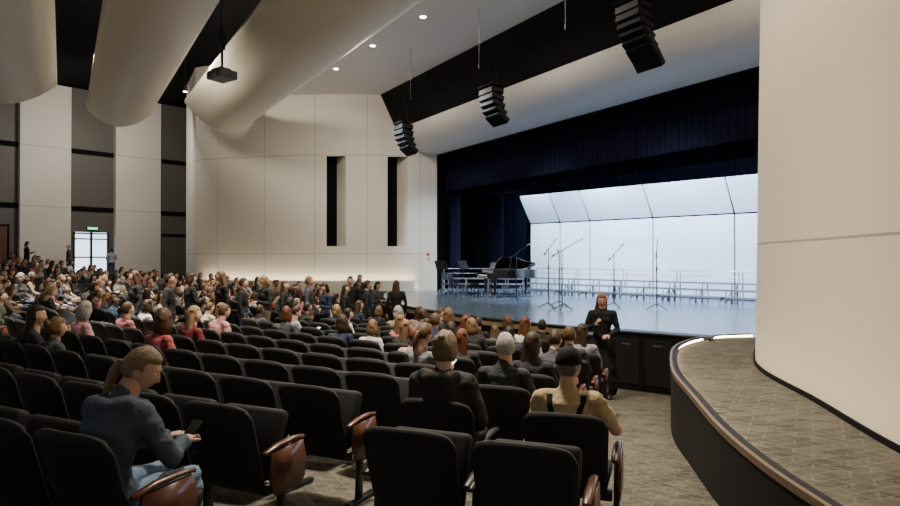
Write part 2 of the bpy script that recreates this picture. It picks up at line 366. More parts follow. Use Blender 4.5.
cloud(-13.1,-10.95,-4.8,24,7.45,.55)
cloud(-17.4,-14.0,-2.8,22,7.45,.8)
def downlight(p,black=False):
    bm=bmesh.new()
    if black:
        cyl(bm,(0,0,0),(0,0,.22),.09,0,14); cyl(bm,(0,0,-.005),(0,0,.004),.075,1,14); cyl(bm,(0,0,.22),(0,0,10.99-p.z),.012,0,6)
    else:
        cyl(bm,(0,0,-.02),(0,0,.0),.11,0,18); cyl(bm,(0,0,-.026),(0,0,-.021),.085,1,18)
    obj_from_bm(bm,'ceiling_downlight',['blackmetal' if black else 'white','bulb'],loc=p)
for t,n in ((7.6,-5.0),(4.6,-5.2),(11,-5),(15,-5),(1.6,-5.3)): downlight(tn(t,n,9.4))
for t,n in ((9.2,-10.4),(3.0,-10.5),(-1.8,-10.6),(-4.0,-9.6)): downlight(tn(t,n,9.2),True)
for t in (5,9,12.5): 
    bm=bmesh.new(); cyl(bm,(0,0,0),(0,0,1.6),.006,0,6); cyl(bm,(0,0,-.12),(0,0,0),.014,0,8)
    obj_from_bm(bm,'hanging_microphone',['blackmetal'],loc=tn(t,-4,7.8))
# projector
bm=bmesh.new(); add_box(bm,(0,0,0),(.62,.5,.22),0,bevel=.04); cyl(bm,(.12,-.25,0),(.12,-.34,0),.075,0,16); cyl(bm,(.12,-.341,0),(.12,-.345,0),.06,1,16)
cyl(bm,(0,0,.1),(0,0,3.9),.03,2,10); add_box(bm,(0,0,.16),(.3,.3,.03),2); add_box(bm,(0,0,.9),(.12,.12,.5),2,bevel=.01)
for k in range(5): add_box(bm,(-.2+k*.03,-.252,0),(.012,.01,.14),1)
obj_from_bm(bm,'ceiling_projector',['projector','lens','blackmetal'],loc=V((-5.75,15.6,7.0)),rz=math.radians(-35))
def line_array(p,n,s=1.0):
    bm=bmesh.new(); z=0;y=0
    add_box(bm,(0,0,.08),(.9*s,.55*s,.05),0)
    for x in(-.4,.4): cyl(bm,(x*s,0,.08),(x*s*.3,0,1.0),.012,0,6)
    for k in range(n):
        tilt=math.radians(4+8*k); R=Matrix.Rotation(-tilt,3,'X'); h=.24*s
        c=V((0,y,z-h/2)); add_box(bm,c,(.85*s,.5*s,h*.90),0,R=R,bevel=.02*s)
        add_box(bm,c+R@V((0,-.26*s,0)),(.78*s,.02*s,h*.7),1,R=R)
        add_box(bm,c+R@V((.44*s,0,0)),(.03,.4*s,h*.5),2,R=R)
        z-=h*math.cos(tilt); y+=h*math.sin(tilt)
    obj_from_bm(bm,'line_array_speaker',['black','plastic','blackmetal'],loc=p,rz=math.atan2(-N.x,N.y))
line_array(tn(13.4,-2.75,8.2),7,.85); line_array(tn(7.85,-2.75,7.55),5,.85); line_array(tn(2.1,-2.75,7.5),5,.9)

# ------------------------------------------------------------------ STAGE
def curtain(name,t0,t1,n,z0,z1,mk='velour',amp=.07,wl_=.22):
    bm=bmesh.new(); k=max(4,int((t1-t0)/wl_*6)); A=[];B=[]
    for i in range(k+1):
        t=t0+(t1-t0)*i/k; a=math.sin(2*math.pi*(t-t0)/wl_)*amp+.02*math.sin(t*7.3)
        A.append(tn(t,n+a,z0)); B.append(tn(t,n+a*.6,z1))
    strip(bm,A,B); return obj_from_bm(bm,name,[mk],True)
curtain('stage_border_curtain',-.3,17,.6,5.35,7.6,'velour2')
curtain('stage_border_curtain',-.3,17,1.5,5.05,7.6,'velour2')
curtain('stage_leg_curtain',-1.2,.55,.9,STG+.02,7.4,'velour2')
curtain('stage_leg_curtain',-2,.9,2.9,STG+.02,7.4,'velour')
curtain('stage_leg_curtain',-2,.6,4.6,STG+.02,7.4,'velour2')
curtain('stage_back_curtain',-6,22,10.5,STG+.02,7.8,'velour')
curtain('stage_leg_curtain',-2.5,-.2,6.6,STG+.02,7.4,'velour')
bm=bmesh.new(); quad(bm,[tn(-6,.3,7.7),tn(24,.3,7.7),tn(24,11,7.7),tn(-6,11,7.7)]); obj_from_bm(bm,'ceiling_stage',['black'])
bm=bmesh.new(); quad(bm,[tn(-6,.3,0),tn(-6,11,0),tn(-6,11,8),tn(-6,.3,8)]); obj_from_bm(bm,'wall_stage_left',['black'])
bm=bmesh.new(); quad(bm,[tn(24,.3,0),tn(24,11,0),tn(24,11,8),tn(24,.3,8)]); obj_from_bm(bm,'wall_stage_right',['black'])
S0=V((3.5,27,0)); Sv=V((.69,-.725,0)).normalized(); Sm=V((-.725,-.69,0)).normalized()
bounds=[0,1.58,3.04,5.76,8.7,11.6,14.4]
for i,(a,b) in enumerate(zip(bounds,bounds[1:])):
    bm=bmesh.new(); g=.03
    P=lambda s,o,z:S0+Sv*s+Sm*o+V((0,0,z))
    zt=3.86
    prism(bm,[(q.x,q.y) for q in (P(a+g,0,0),P(b-g,0,0),P(b-g,-.08,0),P(a+g,-.08,0))],STG+.06,zt,0)
    v=[P(a+g,0.02,zt+.05),P(b-g,0.02,zt+.05),P(b-g+.02,.75,4.98),P(a+g-.0,.75,4.98)]
    quad(bm,v,0); quad(bm,[q+V((0,0,.06)) for q in v],0)
    for s in (a+.15,b-.15):
        q0=P(s,-.15,STG); q1=P(s,-.15,4.2); cyl(bm,q0,q1,.03,1,8); add_box(bm,P(s,-.5,STG+.08),(.08,.08,.16),1); cyl(bm,P(s,-.1,STG+.12),P(s,-1,STG+.12),.03,1,8)
        cyl(bm,P(s,-.12,3.9),P(s,.7,5.06),.02,1,8)
    quad(bm,[P(a-g,-.085,STG),P(a+g,-.085,STG),P(a+g,-.085,zt+.06),P(a-g,-.085,zt+.06)],1)
    obj_from_bm(bm,'acoustic_shell_panel',['shell','seam'])
RZS=math.atan2(Sv.y,Sv.x)
def riser(p,rz,L=2.0):
    bm=bmesh.new()
    for k in range(3):
        h=.2*(k+1); y=-1.9+.46*k
        add_box(bm,(0,y,h-.02),(L,.45,.04),0,bevel=.006); add_box(bm,(0,y-.225,h-.02),(L,.012,.05),1)
        for x in(-L/2+.05,0,L/2-.05):
            cyl(bm,(x,y-.2,0),(x,y-.2,h-.03),.018,1,6); cyl(bm,(x,y+.2,0),(x,y+.2,h-.03),.018,1,6)
            cyl(bm,(x,y-.2,.06),(x,y+.2,h-.06),.012,1,6)
    for x in(-L/2+.02,L/2-.02): cyl(bm,(x,-.72,.6),(x,-.72,.98),.016,1,6)
    cyl(bm,(-L/2+.02,-.72,.97),(L/2-.02,-.72,.97),.018,1,6); cyl(bm,(-L/2+.02,-.72,.78),(L/2-.02,-.72,.78),.014,1,6)
    obj_from_bm(bm,'choral_riser',['greydeck','alum'],loc=p,rz=rz)
for i in range(5): riser(S0+Sv*(1.9+2.08*i)+V((0,0,STG)),RZS)
riser(V((.75,25.9,STG)),-.1,1.9); riser(V((2.6,25.6,STG)),-.35,1.5)
def grand_piano(p,rz):
    bm=bmesh.new()
    out=[(-.75,0),(.75,0),(.75,.55),(.70,.85),(.52,1.10),(.34,1.28),(.22,1.5),(.12,1.72),(-.08,1.86),(-.36,1.90),(-.60,1.80),(-.73,1.6),(-.75,1.3)]
    c=catmull([V((x,y,0)) for x,y in out[2:]],4); body=[(-.75,0),(.75,0)]+[(q.x,q.y) for q in c]
    prism(bm,body,.68,.98,0); prism(bm,[(x*.93,.1+y*.93) for x,y in body[2:]]+[(-.70,.35),(.70,.35)],.97,.985,3)
    add_box(bm,(0,-.08,.72),(1.46,.24,.1),0,bevel=.01); add_box(bm,(0,-.1,.785),(1.24,.15,.025),1)
    for k in range(36):
        if k%7 not in(2,6): add_box(bm,(-.6+k*1.2/36+.017,-.06,.80),(.012,.09,.02),0)
    for s in(-.69,.69): add_box(bm,(s,-.09,.80),(.08,.24,.14),0,bevel=.02)
    add_box(bm,(0,.05,.88),(1.4,.03,.2),0); add_box(bm,(0,.2,1.12),(.7,.02,.24),0,R=Matrix.Rotation(-.3,3,'X'))
    for x,y in((-.62,.1),(.62,.1),(-.3,1.55)):
        tube(bm,[(x,y,.68),(x,y,.45),(x,y,.1)],[.075,.055,.035],0,10,round_ends=False); cyl(bm,(x-.02,y,.035),(x+.02,y,.035),.035,2,12)
    for x in(-.1,.1): cyl(bm,(x,.12,.15),(x,.12,.68),.015,0,8)
    add_box(bm,(0,.12,.14),(.3,.1,.06),0)
    for x in(-.07,0,.07): add_box(bm,(x,.02,.07),(.03,.14,.015),2)
    hx=-.75; ang=math.radians(16); R=Matrix.Rotation(-ang,3,'Y')
    lid=[(x-hx,y) for x,y in body if y>=.0]; lv=[]
    for zz in(0,.02): lv.append([bm.verts.new(V((hx,0,.99))+R@V((x,max(y,.3),zz))) for x,y in lid])
    bm.faces.new(lv[0]); bm.faces.new(lv[1]); n=len(lid)
    for i in range(n): bm.faces.new((lv[0][i],lv[0][(i+1)%n],lv[1][(i+1)%n],lv[1][i]))
    cyl(bm,(.68,.6,.98),(hx+1.4*math.cos(ang),.7,.99+1.4*math.sin(ang)),.012,0,6)
    obj_from_bm(bm,'grand_piano',['blackgloss','keys','brass','brass'],loc=p,rz=rz)
grand_piano(V((1.35,22.3,STG)),math.radians(-78))
bm=bmesh.new(); add_box(bm,(0,0,.46),(.75,.34,.08),0,bevel=.02)
for x in(-.33,.33):
    for y in(-.13,.13): tube(bm,[(x,y,.42),(x,y,0)],[.025,.018],0,8,round_ends=False)
obj_from_bm(bm,'piano_bench',['blackgloss'],loc=V((.82,22.4,STG)),rz=1.75)
def mic_stand(p,rz,h=1.5,boom=True):
    bm=bmesh.new()
    for k in range(3):
        a=k*2.094; cyl(bm,(0,0,.16),(.3*math.cos(a),.3*math.sin(a),.014),.013,0,6)
    cyl(bm,(0,0,.08),(0,0,h*.68),.016,0,8); cyl(bm,(0,0,h*.6),(0,0,h),.012,0,8); cyl(bm,(0,0,h*.66),(0,0,h*.72),.022,0,8)
    if boom:
        cyl(bm,(-.22,0,h-.12),(.45,0,h+.25),.011,0,6); tube(bm,[(.45,0,h+.25),(.58,0,h+.31)],[.016,.02],1,8); cyl(bm,(-.3,0,h-.165),(-.2,0,h-.11),.02,0,8)
    else: tube(bm,[(0,0,h),(.05,0,h+.14)],[.016,.022],1,8)
    obj_from_bm(bm,'microphone_stand',['blackmetal','alum'],loc=p,rz=rz)
for x,y,r,h,b in ((2.1,19.6,.6,1.55,True),(2.75,17.3,1.0,1.65,True),(3.15,17.9,2.5,1.5,False),(3.0,16.6,.2,1.6,True),(4.6,17.4,.8,1.5,True),(5.6,16.8,1.2,1.6,True)):
    mic_stand(V((x,y,STG)),r,h,b)
def stage_chair(p,rz):
    bm=bmesh.new(); add_box(bm,(0,0,.45),(.44,.42,.045),0,bevel=.015); add_box(bm,(0,-.22,.72),(.42,.03,.26),0,bevel=.012,R=Matrix.Rotation(.15,3,'X'))
    for x in(-.2,.2):
        cyl(bm,(x,.19,0),(x,.17,.44),.012,1,8); cyl(bm,(x,-.24,0),(x,-.17,.44),.012,1,8); cyl(bm,(x,-.17,.44),(x,-.24,.84),.012,1,8)
    obj_from_bm(bm,'stage_chair',['plastic','alum'],loc=p,rz=rz)
for x,y,r in ((.0,22.9,-2.2),(.2,21.6,-2.0)): stage_chair(V((x,y,STG+.004)),r)
def music_stand(p,rz):
    bm=bmesh.new()
    for k in range(3): cyl(bm,(0,0,.1),(.25*math.cos(k*2.094),.25*math.sin(k*2.094),.012),.01,0,6)
    cyl(bm,(0,0,.05),(0,0,1.05),.012,0,8); add_box(bm,(0,.02,1.15),(.5,.015,.34),0,R=Matrix.Rotation(-.45,3,'X')); add_box(bm,(0,-.06,1.0),(.5,.07,.012),0)
    obj_from_bm(bm,'music_stand',['blackmetal'],loc=p,rz=rz)
for x,y,r in ((.5,23.2,.8),(-.3,22.2,.6)): music_stand(V((x,y,STG)),r)
# pit cabinet / equipment case in front of the apron
def case(th0,th1,h,name,n):
    bm=bmesh.new(); pa=polar(17.80,th1); pb=polar(17.80,th0); L=(pb-pa).length; c=(pa+pb)/2; rz=math.atan2(pa.y-pb.y,pa.x-pb.x)
    add_box(bm,(0,.12,h/2),(L,.30,h),0,bevel=.01); add_box(bm,(0,.12,h+.02),(L+.05,.36,.04),1,bevel=.012)
    for k in range(n):
        x=-L/2+L/n*(k+.5); add_box(bm,(x,-.035,h*.52),(L/n-.10,.02,h*.78),1,bevel=.006); add_box(bm,(x,-.055,h*.82),(.16,.02,.02),2)
    for x in(-L/2+.02,L/2-.02):
        for z in(.04,h-.04): add_box(bm,(x,-.032,z),(.05,.02,.05),2,bevel=.004)
    obj_from_bm(bm,name,['fascia','plastic','alum'],loc=c,rz=rz)
case(49.7,55.2,1.04,'pit_cabinet',3); case(47.9,49.5,.92,'equipment_case',1)

# ------------------------------------------------------------------ SEATS
def seat_mesh(name,down,end):
    bm=bmesh.new(); W=.275
    nu,nv=14,12; F=[];Bk=[]
    for j in range(nv+1):
        v=j/nv; z=.34+.57*v; y0=-.17-.17*v
        top=max(0,(v-.86)/.14); hw=W*(.90+.10*v)*(1-.13*top**2.2)
        rf=[];rb=[]
        for i in range(nu+1):
            a=-1+2*i/nu; x=a*hw; e=(1-abs(a)**5)*(1-abs(2*v-1)**8)
            cv=.035*a*a
            zz=z-(.03*abs(a)**4 if v>.9 else 0)
            rf.append(bm.verts.new((x,y0+cv+.012+.035*e,zz))); rb.append(bm.verts.new((x,y0+cv-.012-.022*e,zz)))
        F.append(rf);Bk.append(rb)
    for G in(F,Bk):
        for a,b in zip(G,G[1:]):
            for i in range(nu): bm.faces.new((a[i],a[i+1],b[i+1],b[i]))
    for a,b in((F[0],Bk[0]),(F[-1],Bk[-1])):
        for i in range(nu): bm.faces.new((a[i],a[i+1],b[i+1],b[i]))
    for j in range(nv):
        for i in(0,nu): bm.faces.new((F[j][i],F[j+1][i],Bk[j+1][i],Bk[j][i]))
    if down: add_box(bm,(0,.06,.42),(.50,.46,.10),0,bevel=.035,seg=3); add_box(bm,(0,.05,.36),(.46,.40,.03),1,bevel=.01)
    else:
        R=Matrix.Rotation(math.radians(66),3,'X'); add_box(bm,(0,-.02,.60),(.49,.44,.10),0,R=R,bevel=.035,seg=3); add_box(bm,(0,.035,.585),(.45,.38,.02),1,R=R,bevel=.008)
    add_box(bm,(0,-.13,.36),(.56,.05,.07),1,bevel=.01)
    for s in(-1,1):
        x=.30*s; wood=(end and s==1)
        add_box(bm,(x,-.02,.012),(.06,.34,.024),2,bevel=.006); tube(bm,[(x,-.06,.0),(x,-.05,.3),(x,-.02,.58)],[(.02,.05),(.02,.04),(.02,.06)],2,8,round_ends=False)
        tube(bm,[(x,-.20,.60),(x,-.08,.625),(x,.06,.63),(x,.16,.62)],[(.024,.014),(.027,.016),(.027,.016),(.02,.013)],3 if wood else 2,10)
        if wood:
            pts=[(-.13,.33),(.11,.33),(.15,.38),(.16,.50),(.13,.61),(-.17,.60),(-.18,.45)]
            a=[bm.verts.new((x+.008,y,z)) for y,z in pts]; b=[bm.verts.new((x+.030,y,z)) for y,z in pts]; n0=len(bm.faces)
            bm.faces.new(a); bm.faces.new(b)
            for i in range(len(pts)): bm.faces.new((a[i],a[(i+1)%7],b[(i+1)%7],b[i]))
            newfaces(bm,n0,3)
    ob=obj_from_bm(bm,name,['fabric','plastic','blackmetal','cherry'],True)
    me=ob.data; bpy.data.objects.remove(ob); return me
SM={(d,e):seat_mesh('auditorium_seat_mesh',d,e) for d in(True,False) for e in(True,False)}
def face_q(p): 
    d=QS-p; return math.atan2(-d.x,d.y)
def inview(p,m=90):
    return p.y>2.0 and -m<450+620*p.x/p.y<900+m
PRES=V((2.50,10.2,0))
seats=[]
def ok(p):
    return inview(p) and (p-Q).length>18.75 and (p.y<ty(max(-11.5,min(p.x,-.57)))-1.0 or p.x<-12.5) and (p-Wa).dot(Wn)>1.6 and (p-PRES).length>.9
for k in range(-14,8):
    r=23.5+.92*k; st=math.degrees(.60/r)
    for th0,th1 in((66.6,45.6),(43.4,-4.0)):
        th=th0-st/2; first=True
        while th-st/2>th1:
            p=polS(r,th)
            if ok(p): seats.append([r,th,p,first,None,'L'])
            th-=st; first=False
    if k<=0:
        if k==-1: row=[[r,a,polS(r,a),False,None,'R'] for a in (68.45,70.65)]
        elif k==0: row=[[r,a,polS(r,a),False,None,'R'] for a in (69.0,70.5)]
        else:
            th=68.1+st/2; row=[]
            while True:
                p=polS(r,th)
                if (p.x+.30)/max(.1,(p.y-.15))>.272 or p.y>10.6: break
                if ok(p): row.append([r,th,p,False,None,'R'])
                th+=st
        if row: row[-1][3]=True; seats+=row
print('seats',len(seats))

# ------------------------------------------------------------------ PEOPLE
def head_mesh(bm,Mx,sex='f',hair='short',cap=False,glasses=False):
    t=bmesh.new(); bmesh.ops.create_uvsphere(t,u_segments=36,v_segments=26,radius=1)
    for v in t.verts:
        x,y,z=v.co; X=.074*x; Y=.092*y; Z=.115*z
        if z<0: 
            k=-z; X*=1-.30*k*k
            if y<0: Y*=1-.35*k
            else: Y*=1-.10*k*k
        if y>0:
            Y+=.020*math.exp(-(X/.011)**2)*max(0,min(1,(.022-Z)/.045))*(1 if Z>-.032 else math.exp(-((Z+.032)/.007)**2))
            for s in(-1,1): Y-=.008*math.exp(-((X-s*.03)/.014)**2-((Z-.012)/.011)**2)
            Y+=.005*math.exp(-(X/.02)**2-((Z+.055)/.006)**2)+.004*math.exp(-(X/.02)**2-((Z+.10)/.012)**2)
            Y+=.003*math.exp(-((abs(X)-.03)/.02)**2-((Z-.032)/.006)**2)
        v.co=(X,Y,Z)
    for f in t.faces:
        c=f.calc_center_median(); f.material_index=7 if (c.y>.05 and abs(c.x)<.021 and -.062<c.z<-.047) else 2
    for s in(-1,1):
        ellipsoid(t,(s*.029,.0745,.012),(.0125,.012,.009),5,10,8); ellipsoid(t,(s*.029,.0835,.012),(.005,.004,.005),6,8,6)
        ellipsoid(t,(s*.074,-.004,-.005),(.007,.018,.030),2,10,8,Matrix.Rotation(s*-.25,3,'Z')); ellipsoid(t,(s*.080,-.001,-.003),(.004,.011,.020),2,8,6)
        tube(t,[(s*.014,.088,.030),(s*.03,.090,.036),(s*.046,.080,.031)],[.003,.0035,.002],3,6)
        if glasses:
            for k in range(12):
                a=k*math.pi/6; b=a+math.pi/6; cyl(t,(s*.031+.021*math.cos(a),.101,.010+.016*math.sin(a)),(s*.031+.021*math.cos(b),.101,.010+.016*math.sin(b)),.0018,8,5)
            cyl(t,(s*.052,.10,.014),(s*.079,-.005,.012),.0018,8,5)
    tube(t,[(0,-.018,-.045),(0,-.022,-.10),(0,-.03,-.19)],[(.050,.052),(.052,.054),(.060,.058)],2,14)
    if hair!='bald':
        h=bmesh.new(); bmesh.ops.create_uvsphere(h,u_segments=32,v_segments=22,radius=1)
        low=-.45 if hair in('short','crop') else -.35
        if hair=='bun': low=-.55
        for v in h.verts:
            x,y,z=v.co; n=noise.noise(V((x*6,y*6,z*2.5)))*.05+noise.noise(V((x*16,y*16,z*4)))*.03
            vol={'short':1.09,'crop':1.05,'curly':1.30,'bun':1.17}.get(hair,1.13)+n*(2.2 if hair in('curly','bun') else 1)
            fr=min(1,max(0,(y-.18)/.22)); lowf=min(1,max(0,(.62-z)/.2)); hide=fr*lowf
            if z<low: hide=max(hide,min(1,(low-z)/.2))
            if abs(x)>.8 and abs(y)<.35 and z<.05 and hair in('short','crop','pony'): hide=max(hide,.8)
            k=vol*(1-hide)+.86*hide
            kk=1-.30*z*z if z<0 else 1
            v.co=(.076*x*k*kk,(.094*y*k-.004)*(1-.25*max(0,-z) if y<0 else 1),.116*z*k)
        for f in h.faces: f.material_index=3
        me=bpy.data.meshes.new('t'); h.to_mesh(me); h.free(); t.from_mesh(me); bpy.data.meshes.remove(me)
        def lofthair(rows,seg=26):
            n0=len(t.faces); R=[]
            for z,cy,rx,ry in rows:
                R.append([t.verts.new((rx*math.cos(a)*(1+.05*math.sin(9*a+z*14)),cy+ry*math.sin(a)*(1+.06*math.sin(11*a+z*20)),z+.012*math.sin(5*a)*(1 if z<-.1 else 0))) for a in [2*math.pi*k/seg for k in range(seg)]])
            for a,b in zip(R,R[1:]):
                for k in range(seg): t.faces.new((a[k],a[(k+1)%seg],b[(k+1)%seg],b[k]))
            t.faces.new(R[0]); t.faces.new(R[-1]); newfaces(t,n0,3)
        if hair=='long': lofthair([(.07,-.03,.07,.06),(.02,-.035,.086,.068),(-.06,-.045,.092,.062),(-.13,-.06,.098,.052),(-.20,-.078,.105,.042),(-.27,-.088,.095,.034),(-.32,-.09,.06,.02)])
        if hair=='bob': lofthair([(.07,-.025,.07,.065),(.02,-.028,.088,.074),(-.05,-.034,.096,.07),(-.10,-.04,.094,.062),(-.135,-.042,.07,.045)])
        if hair=='curly': lofthair([(.05,-.03,.09,.08),(0,-.03,.108,.09),(-.06,-.045,.11,.08),(-.12,-.055,.10,.066),(-.16,-.06,.065,.04)])
        if hair=='pony': tube(t,[(0,-.085,.015),(0,-.112,.0),(0,-.122,-.06),(0,-.118,-.13),(0,-.115,-.20)],[.018,.026,.030,.024,.008],3,12)
        if hair=='bun': ellipsoid(t,(0,-.112,.055),(.052,.038,.050),3,14,10); ellipsoid(t,(.02,-.12,.085),(.03,.028,.03),3,12,8); tube(t,[(0,-.075,.05),(0,-.1,.058)],[.02,.03],3,10)
    if cap:
        c=bmesh.new(); bmesh.ops.create_uvsphere(c,u_segments=32,v_segments=20,radius=1)
        for v in c.verts:
            x,y,z=v.co; z2=max(z,.02); v.co=(.088*x,.106*y-.004,.112*z2*1.06+.018)
        for f in c.faces: f.material_index=8
        me=bpy.data.meshes.new('t'); c.to_mesh(me); c.free(); t.from_mesh(me); bpy.data.meshes.remove(me)
        A=[];Bb=[]
        for k in range(13):
            a=math.radians(20+140*k/12); A.append(V((.086*math.cos(a),.10*math.sin(a),.03))); Bb.append(V((.088*math.cos(a),.10*math.sin(a)+.075*math.sin(a)**.7,.018)))
        strip(t,A,Bb,8); strip(t,[p-V((0,0,.004)) for p in A],[p-V((0,0,.004)) for p in Bb],8)
        ellipsoid(t,(0,-.004,.138),(.008,.008,.005),8,8,6)
    bmesh.ops.transform(t,matrix=Mx,verts=t.verts[:])
    me=bpy.data.meshes.new('t'); t.to_mesh(me); t.free(); bm.from_mesh(me); bpy.data.meshes.remove(me)
def hand(bm,w,d,palm,side,curl=.35,s=1.0):
    Y=d.normalized(); Z=(-palm+Y*palm.dot(Y)).normalized(); X=Y.cross(Z)*side
    def L(x,y,z): return w+X*x*s+Y*y*s+Z*z*s
    tube(bm,[L(0,-.02,0),L(0,.015,0),L(0,.05,0),L(0,.085,0)],[(.025*s,.018*s),(.032*s,.017*s),(.041*s,.014*s),(.040*s,.011*s)],2,12,ref=X)
    for i,(x,l) in enumerate(((.031,.072),(.0105,.080),(-.0105,.074),(-.031,.058))):
        p=V((x,.078,0)); a=0; pts=[L(*p)]
        for q,fr in enumerate((.45,.31,.24)):
            a-=curl*(1+.15*i)*(1.0 if q<2 else .7); p=p+V((x*.06,math.cos(a)*l*fr,math.sin(a)*l*fr)); pts.append(L(*p))
        tube(bm,pts,[.0088*s,.0082*s,.0074*s,.006*s],2,8,ref=X)
    tube(bm,[L(.022,.012,-.004),L(.044,.036,-.012),L(.056,.062,-.02),L(.058,.083,-.028)],[.013*s,.0115*s,.0095*s,.007*s],2,8,ref=Y)
def seated(**k):
    P=dict(pelvis=(0,-.11,.53),waist=(0,-.15,.69),chest=(0,-.15,.86),neck=(0,-.14,1.05),head=(0,-.10,1.19),yaw=0,pitch=0,
      sh=[(-.17,-.15,.97),(.17,-.15,.97)],el=[(-.25,-.10,.72),(.25,-.10,.72)],wr=[(-.11,.13,.62),(.11,.13,.62)],hd=[(.5,1,-.1),(-.5,1,-.1)],palm=[(0,0,-1),(0,0,-1)],
      hip=[(-.09,-.08,.52),(.09,-.08,.52)],kn=[(-.12,.33,.53),(.12,.33,.53)],an=[(-.12,.33,.11),(.12,.33,.11)],toe=[(-.13,.50,.03),(.13,.50,.03)])
    P.update(k); return P
def standing(**k):
    P=dict(pelvis=(0,0,.93),waist=(0,.0,1.09),chest=(0,-.01,1.28),neck=(0,-.02,1.46),head=(0,.015,1.60),yaw=0,pitch=0,
      sh=[(-.175,-.01,1.385),(.175,-.01,1.385)],el=[(-.24,-.03,1.12),(.24,-.03,1.12)],wr=[(-.25,.05,.88),(.25,.05,.88)],hd=[(0,.2,-1),(0,.2,-1)],palm=[(1,0,0),(-1,0,0)],
      hip=[(-.09,0,.90),(.09,0,.90)],kn=[(-.10,.02,.49),(.10,.02,.49)],an=[(-.11,-.01,.09),(.11,-.01,.09)],toe=[(-.13,.16,.03),(.13,.16,.03)])
    P.update(k); return P
def person_mesh(name,P,hair='short',sex='m',bulk=1.0,short_sleeve=False,hood=None,cap=False,glasses=False,straps=False,skirt=False,prop=None,pants='pants',hairmat='hair',topmat='top',skinmat='skin',voxel=.015):
    b=bmesh.new(); v=lambda q:V(q); w=.94 if sex=='f' else 1.0
    pe,wa,ch,ne=map(v,(P['pelvis'],P['waist'],P['chest'],P['neck'])); shl,shr=map(v,P['sh'])
    mid=(shl+shr)/2
    tube(b,[pe-(wa-pe)*.25,pe,wa,ch,mid+V((0,0,.0)),mid*.45+ne*.55,ne],[(.15,.12),(.168*bulk,.125*bulk),(.138*bulk*w,.108*bulk),(.162*bulk*w,.122*bulk),(.165*bulk*w,.098*bulk),(.10,.075),(.062,.06)],0,20)
    if sex=='f':
        for s in(-.06,.06): ellipsoid(b,ch+V((s,.085,-.0)),(.06,.05,.06))
    cl=bulk*1.06
    for i in(0,1):
        s,e,r=v(P['sh'][i]),v(P['el'][i]),v(P['wr'][i]); hp,kn,an,to=v(P['hip'][i]),v(P['kn'][i]),v(P['an'][i]),v(P['toe'][i])
        ellipsoid(b,s+V((0,0,-.012)),(.062*bulk*w,.06*bulk,.062*bulk),0,14,10)
        k=w
        tube(b,[mid*.5+s*.5,s],[.06*cl*k,.058*cl*k])
        if short_sleeve:
            m=s.lerp(e,.62); tube(b,[s,m],[.058*cl,.056*cl]); tube(b,[s.lerp(e,.5),e],[.047*k,.041*k]); tube(b,[e,e.lerp(r,.3),r],[.041*k,.041*k,.027*k])
        else: tube(b,[s,s.lerp(e,.5),e],[.056*cl*k,.052*cl*k,.046*cl*k]); tube(b,[e,e.lerp(r,.4),r],[.046*cl*k,.043*cl*k,.034*cl*k])
        if skirt: tube(b,[hp,hp.lerp(kn,.4),kn,kn.lerp(an,.8)],[.12,.13,.14,.15])
        tube(b,[hp,hp.lerp(kn,.4),kn],[.092,.082,.060]); tube(b,[kn,kn.lerp(an,.35),an],[.060,.056,.042])
        tube(b,[an,an*.5+to*.5+V((0,0,-.015)),to],[.042,(.04,.035),(.036,.024)],ref=V((1,0,0))); ellipsoid(b,V((an.x,an.y-.03,an.z-.05)),(.034,.04,.038))
    if hood=='hood':
        tube(b,[ne+V((-.10,.03,-.03)),ne+V((-.115,-.06,-.02)),ne+V((-.06,-.13,-.03)),ne+V((.06,-.13,-.03)),ne+V((.115,-.06,-.02)),ne+V((.10,.03,-.03))],[.035,.045,.055,.055,.045,.035],0,12,ref=V((0,0,1)))
        ellipsoid(b,ne+V((0,-.115,-.10)),(.12,.055,.10))
    me=bpy.data.meshes.new('tmp'); b.to_mesh(me); b.free(); ob=bpy.data.objects.new('tmp',me); bpy.context.collection.objects.link(ob)
    md=ob.modifiers.new('r','REMESH'); md.mode='VOXEL'; md.voxel_size=voxel; sm=ob.modifiers.new('s','SMOOTH'); sm.factor=.5; sm.iterations=4
    dg=bpy.context.evaluated_depsgraph_get(); em=bpy.data.meshes.new_from_object(ob.evaluated_get(dg)); bpy.data.objects.remove(ob); bpy.data.meshes.remove(me)
    bm=bmesh.new(); bm.from_mesh(em); bpy.data.meshes.remove(em)
    bones=[(pe,ne-V((0,0,.06)),.14,0)]
    for i in(0,1):
        s,e,r=v(P['sh'][i]),v(P['el'][i]),v(P['wr'][i]); hp,kn,an,to=v(P['hip'][i]),v(P['kn'][i]),v(P['an'][i]),v(P['toe'][i])
        if short_sleeve: m=s.lerp(e,.72); bones+=[(s,m,.055,0),(m,e,.045,2),(e,r,.04,2)]
        else: bones+=[(s,e,.055,0),(e,r,.045,0)]
        hh=hp.lerp(kn,.16)
        bones+=[(hh,kn,.08,0 if skirt else 1),(kn,an,.055,0 if skirt else 1),(an+V((0,0,-.03)),to,.045,4)]
    bones.append((pe+V((0,0,-.03)),pe+V((0,0,-.03)),.15,0 if skirt else 1))
    def sd(p,a,c):
        d=c-a; L=d.length_squared; t=0 if L<1e-9 else max(0,min(1,(p-a).dot(d)/L)); return (p-a-d*t).length
    folds=2.2 if bulk>1.05 else 1.2
    for f in bm.faces:
        c=f.calc_center_median(); best=min(bones,key=lambda q:sd(c,q[0],q[1])/q[2]); f.material_index=best[3]; f.smooth=True
    for vv in bm.verts:
        if any(f.material_index==2 for f in vv.link_faces): continue
        n=noise.noise(vv.co*9)*.008+noise.noise(V((vv.co.x*8,vv.co.y*8,vv.co.z*24)))*.005
        vv.co+=vv.normal*n*folds
